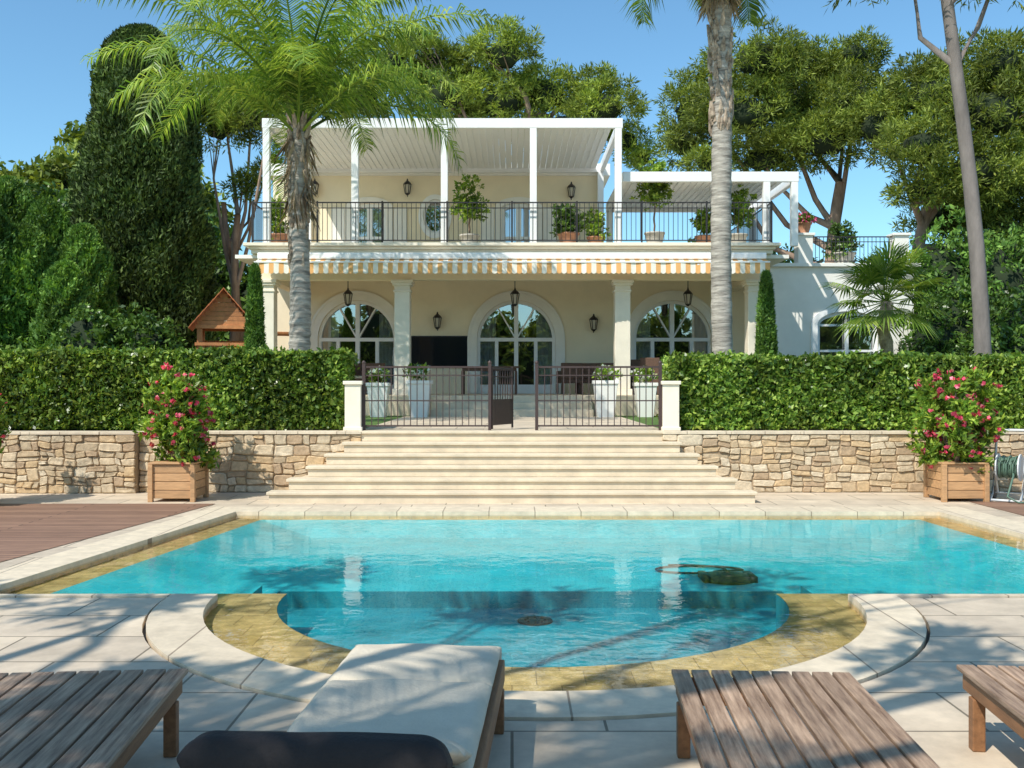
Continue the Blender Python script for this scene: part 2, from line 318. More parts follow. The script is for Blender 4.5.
mb.box(1.93,2.0,10.0,10.35,zf,zf+.06); mb.box(2.4,2.47,10.0,10.35,zf,zf+.06)
mb.obj('pool_cleaner',m_dplast,None,True)
mb=MB(); mb.poly([[(-14,9.0),(-5.05,9.0),(LF[0]-.55,14.35),(-14,14.35)]],.006,0); mb.obj('wooden_deck',m_wood)
mb=MB(); mb.poly([[(6.7,11.4),(14,11.4),(14,14.6),(6.7,14.6)]],.006,0); mb.obj('wooden_deck',m_wood)

# ---------------------------------------------------------------- steps
st=empty('stone_steps'); mb=MB(); rz=UP/6
for i in range(6):
    y0=14.45+.29*i; hw=3.53-.224*i
    mb.box(-hw,hw,y0,y0+.29 if i<5 else 16.45,rz*i-.0 if i else -.01,rz*(i+1)-.045,0)
    mb.box(-hw-.03,hw+.03,y0-.035,y0+.286 if i<5 else 16.45,rz*(i+1)-.043,rz*(i+1),0)
    if i: mb.box(-hw+.01,hw-.01,y0+.292,16.4,rz*i*0+.0,rz*(i+1)-.05,0) if i<5 else None
mb.box(-3.4,3.4,14.75,16.3,-.01,rz*1-.05,0)
mb.obj('treads_and_risers',m_step,st,bevel=.006)

# ---------------------------------------------------------------- rubble walls
def rubble(name,x0,x1,yf,z1,seed):
    e=empty(name); rr=random.Random(seed); rects=[]
    def split(a,b,c,d):
        w=b-a;h=d-c
        if w<=rr.uniform(.20,.46) and h<=rr.uniform(.12,.22): rects.append((a,b,c,d)); return
        if w>h*rr.uniform(1.6,2.6): t=a+w*rr.uniform(.3,.7); split(a,t,c,d); split(t,b,c,d)
        elif h>.13: t=c+h*rr.uniform(.35,.65); split(a,b,c,t); split(a,b,t,d)
        elif w>.3: t=a+w*rr.uniform(.33,.67); split(a,t,c,d); split(t,b,c,d)
        else: rects.append((a,b,c,d))
    split(x0,x1,0,z1)
    mb=MB()
    def wp(x,z):
        if z<.02 or z>z1-.02 or x<x0+.02 or x>x1-.02: return Vector((x,z))
        return Vector((x+.018*math.sin(z*17+x*3.1+seed)+.010*math.sin(z*41+x*9),z+.015*math.sin(x*6.3+z*5+seed)+.010*math.sin(x*17+z*3)))
    for a,b,c,d in rects:
        g=.006; j=lambda:rr.uniform(-.010,.010); dp=rr.uniform(.0,.035)
        P=[wp(a,c)+Vector((g,g)),wp(b,c)+Vector((-g,g)),wp(b,d)+Vector((-g,-g)),wp(a,d)+Vector((g,-g))]
        Q_=[]
        for i in range(4):
            p=Vector(P[i]);q=Vector(P[(i+1)%4])
            Q_+= [p.lerp(q,rr.uniform(.05,.15)), p.lerp(q,.5)+Vector((j(),j()))*.8, p.lerp(q,1-rr.uniform(.05,.15))]
        cx=sum(q.x for q in Q_)/12; cz=sum(q.y for q in Q_)/12
        n=12; v=[(q.x,yf+.05,q.y) for q in Q_]+[(q.x,yf-dp,q.y) for q in Q_]+[(cx+(q.x-cx)*.88,yf-dp-.014+rr.uniform(-.006,.006),cz+(q.y-cz)*.82) for q in Q_]
        f=[(i,(i+1)%n,n+(i+1)%n,n+i) for i in range(n)]+[(n+i,n+(i+1)%n,2*n+(i+1)%n,2*n+i) for i in range(n)]+[tuple(range(2*n,3*n))]
        mb.add(v,f)
    mb.obj('stones',m_rubble,e)
    mb=MB(); mb.box(x0+.003,x1-.003,yf-.004,yf+.33,-.005,z1-.004); mb.obj('mortar_core',m_mortar,e)
    mb=MB(); 
    x=x0
    while x<x1-.01:
        x2=min(x1,x+1.1); mb.box(x+.002,x2-.002,yf-.05,yf+.35,z1,z1+.045); x=x2
    mb.obj('coping_slabs',m_cope,e,bevel=.005)
    return e
rubble('stone_retaining_wall',-5.95,-2.40,WALLY,.93,1)
rubble('stone_retaining_wall',-9.8,-5.95,WALLY-.16,.93,2)
rubble('stone_retaining_wall',2.40,9.8,WALLY,.93,3)
for sx in (-1,1):
    mb=MB(); x=sx*2.56; mb.box(x-.13,x+.13,16.0,16.26,.975,1.72); mb.box(x-.155,x+.155,15.97,16.29,1.72,1.78); mb.box(x-.15,x+.15,15.975,16.285,.976,1.04)
    mb.obj('stone_gate_pier',m_cream,bevel=.01)

# ---------------------------------------------------------------- fence + gate
fe=empty('garden_fence'); 
def panel(mb,x0,x1,y,z0,z1,sp=.105,T=None,mi=0):
    mb.box(x0,x1,y-.012,y+.012,z1-.03,z1,mi,T); mb.box(x0,x1,y-.01,y+.01,z0+.06,z0+.085,mi,T); mb.box(x0,x1,y-.01,y+.01,z1-.16,z1-.14,mi,T)
    n=max(1,int(round((x1-x0)/sp)))
    for i in range(1,n):
        x=x0+(x1-x0)*i/n; mb.box(x-.007,x+.007,y-.006,y+.006,z0+.085,z1-.03,mi,T)
mb=MB(); yF=16.12
for x in (-2.40,-.36,.40,2.40): mb.box(x-.025,x+.025,yF-.025,yF+.025,UP,2.06); mb.lathe((x,yF,2.06),[(.03,0),(.035,.02),(.01,.05)],8)
panel(mb,-2.375,-.385,yF,UP,2.02); panel(mb,.425,2.375,yF,UP,2.02)
for a,b in((-2.375,-.385),(.425,2.375)):
    mb.box(a,b,yF-.01,yF+.01,1.45,1.47)
mb.obj('panels_and_posts',m_rust,fe)
mb=MB(); T=Matrix.Translation((-.33,yF,0))@Matrix.Rotation(math.radians(62),4,'Z'); panel(mb,.03,.72,0,UP+.02,2.0,.09,T)
mb.box(.03,.72,-.006,.006,UP+.1,UP+.5,0,T); mb.box(0,.03,-.012,.012,UP+.02,2.02,0,T); mb.box(.70,.73,-.012,.012,UP+.02,2.02,0,T)
mb.obj('open_gate_leaf',m_rust,fe)

# ---------------------------------------------------------------- hedges
def hedge(name,x0,x1,y0,y1,z0,z1,n,seed):
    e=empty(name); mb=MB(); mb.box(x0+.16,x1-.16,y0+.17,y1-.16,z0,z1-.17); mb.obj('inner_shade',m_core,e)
    P=[]; W=x1-x0;Dp=y1-y0;Hh=z1-z0; A=[W*Hh*1.4,W*Dp,Dp*Hh,Dp*Hh]; tot=sum(A)
    for i,a in enumerate(A):
        k=int(n*a/tot); u=NR.random(k);v=NR.random(k)
        if i==0: q=np.stack([x0+u*W,np.full(k,y0),z0+v*Hh],1); nn=np.array([0,-1,0])
        elif i==1: q=np.stack([x0+u*W,y0+v*Dp,np.full(k,z1)],1); nn=np.array([0,0,1])
        elif i==2: q=np.stack([np.full(k,x0),y0+u*Dp,z0+v*Hh],1); nn=np.array([-1,0,0])
        else: q=np.stack([np.full(k,x1),y0+u*Dp,z0+v*Hh],1); nn=np.array([1,0,0])
        bmp=.03*np.sin(q[:,0]*6.1+q[:,2]*5+np.sin(q[:,0]*2.7)*3)*np.sin(q[:,2]*8+q[:,0]*3.3+q[:,1]*4)+.034*np.sin(q[:,0]*19+q[:,1]*13+2*np.sin(q[:,2]*7))*np.sin(q[:,2]*21+q[:,0]*5)+.02*np.sin(q[:,0]*2.3)
        off=bmp-np.abs(NR.normal(size=k))*.07+(NR.random(k)>.95)*.07
        P.append(q+nn*off[:,None])
    P=np.concatenate(P); ax=np.zeros_like(P); ax[:,2]=.4; ax[:,1]=-.4
    leafobj('leaves',P,.10,.052,m_lhedge,e,axis=ax,axj=2.0)
hedge('clipped_hedge',-9.6,-2.72,16.2,17.3,1.0,2.26,46000,1)
hedge('clipped_hedge',2.60,9.8,16.2,17.3,1.0,2.17,46000,2)

# ---------------------------------------------------------------- villa
V=empty('villa')
PZ=1.45; YC=24.9; YR=28.4; YU=30.0; BZ=5.2
def archloop(cx,r,z0,zs,n=24,rx=None):
    rx=rx or r
    return [(cx-rx,z0)]+[(cx+rx*math.cos(math.pi-math.pi*i/n),zs+r*math.sin(math.pi-math.pi*i/n)) for i in range(n+1)]+[(cx+rx,z0)]
def archwin(cx,r,z0,zs,y,name,fan=True,mull=3):
    lo=archloop(cx,r,z0,zs)
    mb=MB(); mb.poly([lo],y+.18,0,plane='xz'); mb.obj(name+'_glass',m_glass,V)
    mb=MB(); li=archloop(cx,r-.09,z0+.07,zs); mb.slab([archloop(cx,r-.003,z0+.003,zs),li],y+.08,y+.16,0,plane='xz')
    for x in [-r*.5,0,r*.5]:
        wd=.06 if x==0 else .05; top=zs+math.sqrt(max(0,(r-.09)**2-x*x)) if x==0 else zs
        mb.box(cx+x-wd,cx+x+wd,y+.075,y+.155,z0+.07,top+.005)
    for t in (math.radians(60),math.radians(120)):
        T=Matrix.Translation((cx,0,zs))@Matrix.Rotation(-(t),4,'Y'); mb.box(.05,r-.08,y+.082,y+.15,-.02,.02,0,T)
    mb.box(cx-r+.088,cx+r-.088,y+.07,y+.15,zs-.05,zs+.05)
    mb.box(cx-r+.088,cx+r-.088,y+.078,y+.15,z0+.07,z0+.26)
    mb.obj(name+'_frame',m_paint,V)
    mb=MB()
    for sx in(-1,1):
        n=14; v=[]
        for i in range(n+1):
            x=cx+sx*(r*.98-(r*.46)*i/n); yy=y+.42+.05*math.sin(i*2.1); v+=[(x,yy,z0+.03),(x,yy,zs+.75)]
        mb.add(v,[(2*i,2*i+2,2*i+3,2*i+1) for i in range(n)])
    mb.obj(name+'_curtains',m_curt,V,True)
    mb=MB(); mb.slab([archloop(cx,r+.24,z0+.002,zs),archloop(cx,r-.001,z0+.002,zs)],y-.045,y+.01,0,plane='xz')
    mb.slab([archloop(cx,r+.27,z0+.003,zs),archloop(cx,r+.2,z0+.003,zs)],y-.07,y-.03,0,plane='xz')
    mb.obj(name+'_surround',m_white,V)
mb=MB(); mb.box(-6.4,6.4,24.2,YR+.3,.9,PZ); mb.obj('porch_floor',m_step,V,bevel=.01)
mb=MB()
for i in range(3): mb.box(-1.9,1.9,23.15+.35*i,24.195,.9+.003*i,.98+.157*(i+1)-.003)
mb.obj('porch_steps',m_step,V,bevel=.01)
AR=[(-4.42,1.12),(.12,1.12),(4.58,1.12)]; ZS=3.0
holes=[archloop(c,r,PZ+.001,ZS)[:] for c,r in AR]
mb=MB(); outerw=[(-7.2,.9),(7.0,.9),(7.0,4.9),(-7.2,4.9)]
mb.slab([outerw]+holes,YR,YR+.28,0,plane='xz'); mb.obj('ground_floor_wall',m_wall,V)
for i,(c,r) in enumerate(AR): archwin(c,r,PZ+.002,ZS,YR,'arched_door')
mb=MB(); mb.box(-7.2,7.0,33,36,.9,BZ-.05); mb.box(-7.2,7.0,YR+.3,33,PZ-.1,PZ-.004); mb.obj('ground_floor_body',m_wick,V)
mb=MB(); mb.box(-7.2,-7.0,YR+.285,36,.9,BZ-.26); mb.box(6.75,6.94,YR+.285,36,.9,BZ-.26); mb.obj('side_wall',m_wall,V)
mb=MB()
for x in (-6.1,-2.73,2.75,6.05):
    mb.box(x-.19,x+.19,YC-.19,YC+.19,PZ+.16,4.28); mb.box(x-.235,x+.235,YC-.235,YC+.235,PZ,PZ+.16)
    mb.box(x-.215,x+.215,YC-.215,YC+.215,4.02,4.07); mb.box(x-.24,x+.24,YC-.24,YC+.24,4.18,4.24); mb.box(x-.27,x+.27,YC-.27,YC+.27,4.24,4.32)
mb.obj('columns',m_cream,V,bevel=.012)
mb=MB(); mb.box(-6.3,6.3,YC-.17,YC+.17,4.322,4.86); mb.box(-6.3,-6.0,YC+.17,YR,4.33,4.86); mb.box(6.0,6.3,YC+.17,YR,4.33,4.86); mb.obj('beam',m_wall,V)
mb=MB(); mb.box(-6.9,6.9,YC-.1,YU,4.86,4.95); mb.obj('porch_ceiling',m_white,V)
mb=MB(); mb.box(-6.45,6.45,YC-.3,YU,4.953,5.05); mb.box(-6.5,6.5,YC-.38,YU,5.052,5.12); mb.box(-6.6,6.6,YC-.5,YU,5.122,BZ); mb.box(-7.2,7.1,YR-.1,36.1,4.96,BZ-.003); mb.obj('balcony_cornice',m_cream,V,bevel=.01)
# awning
AX0,AX1=-6.22,6.22
mb=MB(); mb.box(AX0,AX1,YC-.62,YC-.42,4.78,4.94); mb.obj('awning_box',m_paint,V,bevel=.03)
mb=MB(); n=104
for i in range(n):
    x0=AX0+(AX1-AX0)*i/n; x1=AX0+(AX1-AX0)*(i+1)/n; mi=(i//1)%2
    mb.add([(x0,YC-.5,4.79),(x1,YC-.5,4.79),(x1,YC-.9,4.66),(x0,YC-.9,4.66)],[(0,1,2,3)],mi)
    K=4; v=[];f=[]
    for k in range(K+1):
        x=x0+(x1-x0)*k/K; yy=YC-.9+.012*math.sin(x*9); v+=[(x,yy,4.66),(x,yy-.01,4.42-.035*math.sin(math.pi*k/K))]
    for k in range(K): f.append((2*k,2*k+1,2*k+3,2*k+2))
    mb.add(v,f,mi)
mb.obj('striped_awning',[m_cr,m_or],V)
mb=MB(); mb.box(AX0,AX1,YC-.92,YC-.88,4.655,4.69); 
for x in (-4.5,0,4.5): mb.box(x-.03,x+.03,YC-.9,YC-.4,4.6,4.63)
mb.obj('awning_bar',m_paint,V)
mb=MB(); panel(mb,-6.4,6.4,YC-.35,BZ,BZ+1.02,.115)
for i in range(9):
    x=-6.4+12.8*i/8; mb.box(x-.02,x+.02,YC-.37,YC-.33,BZ,BZ+1.04)
mb.box(-6.41,-6.39,YC-.35,YU,BZ+.99,BZ+1.02)
for i in range(1,44):
    y=YC-.35+i*.115
    for x in (-6.4,6.4): mb.box(x-.007,x+.007,y-.006,y+.006,BZ+.05,BZ+1.0)
mb.box(6.39,6.41,YC-.35,YU,BZ+.99,BZ+1.02); mb.obj('balcony_railing',m_iron,V)
# upper storey
UW0,UW1=-7.2,2.75; UT=8.0
dl=[(-4.3,.52),(.2,.52)]
ov=[(-2.32+.36*math.cos(t*math.pi/12),6.78+.52*math.sin(t*math.pi/12)) for t in range(24)]
mb=MB(); mb.slab([[(UW0,BZ-.02),(UW1,BZ-.02),(UW1,UT),(UW0,UT)]]+[archloop(c,.18,BZ+.01,7.0,rx=h) for c,h in dl]+[ov],YU,YU+.25,0,plane='xz')
mb.obj('upper_wall',m_wall,V)
mb=MB(); mb.box(UW0,UW1,34,36,BZ,UT+.2); mb.box(UW0,UW0+.2,YU+.255,36,BZ,UT+.19); mb.box(UW1-.2,UW1,YU+.255,36,BZ,UT+.18); mb.obj('upper_body',m_wall,V)
mb=MB(); mb.box(UW0-.2,UW1+.2,YU-.05,36.2,UT+.002,UT+.36); mb.obj('flat_roof',m_white,V)
for c,h in dl:
    mb=MB(); mb.poly([archloop(c,.18,BZ+.01,7.0,rx=h)],YU+.15,plane='xz'); mb.obj('upper_door_glass',m_glass,V)
    mb=MB(); mb.slab([archloop(c,.18,BZ+.012,7.0,rx=h-.002),archloop(c,.10,BZ+.1,6.96,rx=h-.12)],YU+.06,YU+.13,0,plane='xz')
    mb.box(c-.08,c+.08,YU+.055,YU+.125,BZ+.1,7.1); mb.box(c-h+.08,c+h-.08,YU+.058,YU+.12,6.1,6.18); mb.box(c-h+.08,c-.05,YU+.09,YU+.14,BZ+.1,BZ+.6); mb.box(c+.05,c+h-.08,YU+.09,YU+.14,BZ+.1,BZ+.6)
    mb.obj('upper_door_frame',m_paint,V)
    mb=MB(); mb.box(c-h+.02,c+h-.02,YU+.3,YU+.32,BZ+.05,7.1); mb.obj('upper_door_curtain',m_curt,V)
    mb=MB(); mb.slab([archloop(c,.34,BZ+.003,7.02,rx=h+.2),archloop(c,.18,BZ+.003,7.0,rx=h)],YU-.05,YU+.01,0,plane='xz')
    mb.box(c-h-.62,c-h-.22,YU-.04,YU-.005,BZ+.1,7.05); mb.box(c+h+.22,c+h+.62,YU-.04,YU-.005,BZ+.1,7.05)
    mb.obj('upper_door_surround',m_white,V)
mb=MB(); mb.poly([ov],YU+.12,plane='xz'); mb.obj('oval_window_glass',m_glass,V)
ov2=[(-2.32+.50*math.cos(t*math.pi/12),6.78+.66*math.sin(t*math.pi/12)) for t in range(24)]
ov3=[(-2.32+.29*math.cos(t*math.pi/12),6.78+.45*math.sin(t*math.pi/12)) for t in range(24)]
mb=MB(); mb.slab([ov2,ov],YU-.05,YU+.01,plane='xz'); mb.slab([ov,ov3],YU+.04,YU+.1,plane='xz'); mb.box(-2.335,-2.305,YU+.05,YU+.09,6.34,7.22); mb.obj('oval_window_surround',m_paint,V)
def pergola(name,x0,x1,y0,y1,zt,posts,fh=.28):
    e=V; mb=MB()
    mb.box(x0,x1,y0,y0+.12,zt-fh,zt); mb.box(x0,x1,y1-.12,y1,zt-fh,zt); mb.box(x0,x0+.12,y0+.12,y1-.12,zt-fh+.002,zt-.002); mb.box(x1-.12,x1,y0+.12,y1-.12,zt-fh+.002,zt-.002)
    mid=[x0+(x1-x0)*k/2 for k in (1,)] if x1-x0>5 else []
    for m_ in mid: mb.box(m_-.08,m_+.08,y0+.12,y1-.12,zt-fh+.004,zt-.004)
    for p in posts: mb.box(p-.085,p+.085,y0+.003,y0+.17,BZ,zt-fh-.001)
    for p in (x0+.1,x1-.1): mb.box(p-.09,p+.09,y1-.2,y1-.02,BZ,zt-fh-.001)
    mb.obj(name+'_frame',m_paint,e,bevel=.008)
    mb=MB(); x=x0+.14
    while x<x1-.26:
        mb.box(x,x+.162,y0+.13,y1-.13,zt-fh+.10,zt-fh+.125); mb.box(x,x+.015,y0+.13,y1-.13,zt-fh+.07,zt-fh+.10); x+=.168
    mb.obj(name+'_louvres',m_paint,e)
yp=YC-.22
pergola('large_pergola',-6.2,2.75,yp,YU-.06,8.32,[-6.1,-3.9,-1.68,.53,2.64],.24)
pergola('small_pergola',2.78,7.2,yp+.3,YU-.5,7.06,[6.4,7.1],.25)
def lantern(x,y,z,hang=0,parent=V):
    mb=MB(); mb.lathe((x,y,z),[(.02,-.2),(.05,-.17),(.075,-.15),(.075,-.14)],6); mb.lathe((x,y,z),[(.13,.13),(.09,.19),(.03,.24),(.015,.3)],6)
    for k in range(6):
        t=k*math.pi/3; mb.tube([(x+.07*math.cos(t),y+.07*math.sin(t),z-.14),(x+.115*math.cos(t),y+.115*math.sin(t),z+.13)],.01,4)
    if hang: mb.tube([(x,y,z+.28),(x,y,z+hang)],.012,5)
    else: mb.box(x-.05,x+.05,y+.16,y+.2,z-.12,z+.18); mb.tube([(x,y+.17,z-.05),(x,y+.08,z-.22),(x,y,z-.18)],.014,5)
    mb.obj('lantern_frame',m_iron,parent)
    mb=MB(); mb.lathe((x,y,z),[(.06,-.13),(.10,.12)],6); mb.obj('lantern_glass',m_lamp,parent)
for px,py in ((438,323),(593,325)): lantern(wx(px,35),YR-.2,H+(384-py)/35)
for px in (348,515,688): lantern(wx(px,37.5),26.55,4.0,.86)
for px,py in ((316,190),(408,190),(571,193)): lantern(wx(px,33.2),YU-.2,H+(384-py)/33.2)
# right wing
WY=27.0; 
mb=MB(); wl=[(6.95,.9),(10.9,.9),(10.9,4.9),(6.95,4.9)]
mb.slab([wl,archloop(9.1,.35,1.46,3.35,rx=.82)],WY,WY+.25,0,plane='xz'); mb.box(6.95,10.9,WY+3.7,34,.9,4.9); mb.box(10.7,10.9,WY+.255,34,.9,4.895); mb.box(6.95,7.15,WY+.255,34,.9,4.89)
mb.box(6.8,11.05,WY-.12,34,4.903,5.0)
for x in (7.95,10.55): mb.box(x-.2,x+.2,WY-.05,WY+.35,5.003,5.75); mb.box(x-.25,x+.25,WY-.1,WY+.4,5.75,5.82)
mb.obj('side_wing',m_white,V,bevel=.01)
mb=MB(); mb.poly([archloop(9.1,.35,1.46,3.35,rx=.82)],WY+.18,plane='xz'); mb.obj('wing_glass',m_glass,V)
mb=MB(); mb.slab([archloop(9.1,.35,1.462,3.35,rx=.818),archloop(9.1,.27,1.55,3.33,rx=.73)],WY+.08,WY+.15,plane='xz'); mb.box(9.05,9.15,WY+.07,WY+.14,1.55,3.6); mb.box(8.38,9.82,WY+.072,WY+.14,2.6,2.66); mb.box(8.38,9.82,WY+.073,WY+.14,3.3,3.36)
mb.slab([archloop(9.1,.5,1.462,3.35,rx=1.0),archloop(9.1,.35,1.462,3.35,rx=.82)],WY-.04,WY+.01,plane='xz'); mb.obj('wing_frame',m_paint,V)
mb=MB(); panel(mb,8.15,10.35,WY+.1,5.0,5.75,.11); panel(mb,10.4,10.75,WY+.1,5.0,5.75,.11); mb.obj('wing_railing',m_iron,V)

mb=MB(); z0,z1=H+(384-368)/35,H+(384-336)/35; mb.box(wx(411,35),wx(469,35),YR-.06,YR-.004,z0,z1); o=mb.obj('television',m_iron,bevel=.01)
mb=MB(); mb.box(wx(411,35)+.03,wx(469,35)-.03,YR-.066,YR-.0605,z0+.03,z1-.03); mb.obj('screen',m_tv,o)

# ---------------------------------------------------------------- furniture on porch
def chair(x,y,z,rot,mat=m_wick,hgt=.85,w=.6,nm='wicker_armchair'):
    e=empty(nm,(x,y,z),rot); mb=MB()
    mb.box(-w/2,w/2,-.3,.3,.3,.42); mb.box(-w/2,w/2,.22,.3,.42,hgt); mb.box(-w/2,-w/2+.07,-.3,.22,.42,.64); mb.box(w/2-.07,w/2,-.3,.22,.42,.64)
    for a in(-w/2,w/2-.06):
        for b in(-.3,.24): mb.box(a,a+.06,b,b+.06,0,.3)
    mb.obj('frame',mat,e,bevel=.02)
    mb=MB(); mb.box(-w/2+.08,w/2-.08,-.29,.2,.423,.5); mb.obj('seat_cushion',m_cush,e,bevel=.03)
chair(wx(570,37),27.2,PZ,math.pi+.2); chair(wx(590,37),27.4,PZ,math.pi); chair(wx(612,37),27.2,PZ,math.pi-.3)
chair(wx(372,37),27.4,PZ,math.pi+.1); chair(wx(352,37),27.1,PZ,.4)
def table(x,y,z,w,d,mat):
    e=empty('dining_table',(x,y,z)); mb=MB(); mb.box(-w/2,w/2,-d/2,d/2,.71,.75); mb.box(-w/2+.08,w/2-.08,-d/2+.08,d/2-.08,.63,.708)
    for a in(-w/2+.06,w/2-.13):
        for b in(-d/2+.06,d/2-.13): mb.box(a,a+.07,b,b+.07,0,.63)
    mb.obj('top_and_legs',mat,e,bevel=.008)
table(4.3,26.3,PZ,2.2,1.0,m_wick); 
for dx in(-.8,0,.8): chair(4.3+dx,25.55,PZ,math.pi,m_wick,.95,.5,'dining_chair'); chair(4.3+dx,27.0,PZ,0,m_wick,.95,.5,'dining_chair')
table(-.6,26.6,PZ,1.6,.8,m_wick)

# ---------------------------------------------------------------- potted plants
def pot(name,x,y,z,kind,h,ph,pr,potm,leafm,flower=None,fr=.3,tr=None,cz=None):
    e=empty(name); mb=MB()
    if kind=='sq':
        for (a,b,c,d) in ((pr*.7,pr,0,ph-.08),(pr*1.1,pr*1.1,ph-.08,ph)):
            v=[(x+sx*q,y+sy*q,z+zz) for q,zz in((a,c),(b,d)) for sx,sy in((-1,-1),(1,-1),(1,1),(-1,1))]
            mb.add(v,[(0,3,2,1),(4,5,6,7),(0,1,5,4),(1,2,6,5),(2,3,7,6),(3,0,4,7)])
    else: mb.lathe((x,y,z),[(pr*.65,0),(pr*.9,ph*.5),(pr,ph*.88),(pr*1.12,ph*.9),(pr*1.12,ph),(pr*.9,ph),(pr*.85,ph-.04)],18)
    mb.obj('pot',potm,e,kind!='sq',bevel=.01 if kind=='sq' else 0)
    if tr:
        mb=MB(); pts=[(x+R.uniform(-.02,.02),y,z+ph+k*(tr/4)) for k in range(5)]; mb.tube(pts,.025,6); mb.obj('stem',m_bark,e)
    else: tr=0
    c=z+ph+tr+h*.42; bl=[(x+R.uniform(-.3,.3)*fr,y+R.uniform(-.3,.3)*fr,c+R.uniform(-.35,.35)*h,fr*R.uniform(.5,.8),fr*R.uniform(.5,.8),h*.32) for _ in range(6)]
    P,D=clumps(bl,26,9,.10,.3); leafobj('leaves',P,.11,.055,leafm,e,axis=D)
    if flower: 
        P,D=clumps(bl,12,5,.08,.85); leafobj('blooms',P,.07,.06,flower,e)
    return e
for px in (420,605): pot('white_flower_pot',wx(px,43.5),22.8,.96,'sq',.35,.85,.26,m_white,m_llemon,m_wpet,.36)
for px in (379,645): pot('white_flower_pot',wx(px,43),23.1,.96,'sq',.35,.8,.24,m_white,m_llemon,m_wpet,.32)
pot('citrus_tree_in_pot',wx(470,38),26.0,BZ,'r',1.05,.42,.24,m_greypot,m_llemon,None,.55,.55)
pot('citrus_tree_in_pot',wx(655,39),25.6,BZ,'r',1.15,.42,.24,m_greypot,m_llemon,None,.6,.7)
pot('potted_shrub',wx(568,38.5),25.7,BZ,'r',.8,.42,.26,m_terra,m_ldark,None,.5)
pot('potted_shrub',wx(596,38.5),25.9,BZ,'r',.7,.35,.22,m_terra,m_llemon,None,.4)
pot('potted_shrub',wx(708,38.5),26.2,BZ,'r',.8,.42,.26,m_terra,m_llemon,None,.55)
pot('citrus_tree_in_pot',wx(735,38),25.9,BZ,'r',.9,.42,.24,m_greypot,m_llemon,None,.5,.3)
pot('potted_shrub',wx(282,38),25.9,BZ,'r',.9,.42,.24,m_terra,m_llemon,None,.4)
pot('pink_flower_pot',7.95,27.15,5.82,'r',.35,.3,.2,m_terra,m_llemon,m_pink,.38)
pot('potted_shrub',9.3,27.9,5.0,'r',.9,.4,.3,m_greypot,m_ldark,None,.6)
def planter(x,y,w=.62,h=.50,ph=1.45):
    e=empty('flowering_shrub_planter'); mb=MB()
    for i in range(4):
        z0=.05+i*h/4; mb.box(x-w/2,x+w/2,y-w/2,y+w/2,z0,z0+h/4-.008)
    for a in(-1,1):
        for b in(-1,1): mb.box(x+a*w/2-.035,x+a*w/2+.035,y+b*w/2-.035,y+b*w/2+.035,0,h+.05)
    mb.box(x-w/2-.03,x+w/2+.03,y-w/2-.03,y+w/2+.03,h+.052,h+.08); mb.obj('timber_box',m_planter,e,bevel=.006)
    mb=MB(); bl=[]
    for k in range(22):
        a=R.uniform(0,6.28); r=R.uniform(.08,.44); zt=h+ph*R.uniform(.45,.92); tx,ty=x+r*math.cos(a),y+r*math.sin(a)
        mb.tube([(x+.05*math.cos(a),y+.05*math.sin(a),h),(x+.6*r*math.cos(a),y+.6*r*math.sin(a),(h+zt)/2),(tx,ty,zt)],[.018,.014,.006],5)
        bl.append((tx,ty,zt-.05,.18,.18,.24)); bl.append((x+r*1.1*math.cos(a),y+r*1.1*math.sin(a),h+ph*R.uniform(.06,.55),.2,.2,.22))
    mb.obj('stems',m_bark,e)
    P,D=clumps(bl,44,9,.09,.4); leafobj('leaves',P,.12,.045,m_llemon,e,axis=D)
    P,D=clumps(bl,3.0,7,.045,1.05); leafobj('flowers',P,.06,.055,m_red,e)
s=67; planter(wx(178,s),14.9); planter(wx(957,s),14.9,.62,.5,1.5); planter(wx(-12,s),14.2,.6,.5,1.45)

def hosecart(x,y):
    e=empty('garden_hose_reel',(x,y,0),math.radians(-38)); mb=MB()
    for a in(-.20,.20):
        mb.tube([(a,-.25,.03),(a,-.12,.12),(a,.02,.48),(a,.16,1.0)],.02,8); mb.tube([(a,.02,.40),(a,.18,.16),(a,.22,.1)],.018,8)
    mb.tube([(-.20,.16,1.0),(-.18,.2,1.04),(.18,.2,1.04),(.20,.16,1.0)],.022,8); mb.tube([(-.20,-.25,.03),(.20,-.25,.03)],.018,8)
    mb.tube([(-.24,.22,.1),(.24,.22,.1)],.012,8); mb.obj('tube_frame',m_plast,e,True)
    mb=MB()
    def wheel(cx,cy,cz,r,wd,mi=0): mb.tube([(cx-wd/2,cy,cz),(cx+wd/2,cy,cz)],r,24,mi)
    wheel(-.25,.22,.1,.10,.04); wheel(.25,.22,.1,.10,.04); mb.obj('wheels',m_dplast,e)
    mb=MB()
    wheel(-.15,.02,.50,.20,.018); wheel(.15,.02,.50,.20,.018); wheel(0,.02,.50,.07,.28); wheel(-.175,.02,.50,.05,.04); mb.tube([(-.2,.02,.5),(-.25,.02,.5),(-.25,.02,.62),(-.32,.02,.62)],.014,6); mb.obj('drum',m_plast,e)
    mb=MB(); pts=[(-.12+.24*abs(((t/40)%2)-1),.02+(.12+.014*(t//80))*math.cos(t*.42),.50+(.12+.014*(t//80))*math.sin(t*.42)) for t in range(300)]; pts+=[(.1,-.2,.4),(.05,-.35,.1),(.2,-.4,.03),(.4,-.2,.02),(.3,.1,.02)]
    mb.tube(pts,.015,6); mb.obj('hose',m_hose,e,True)
hosecart(7.34,14.7)

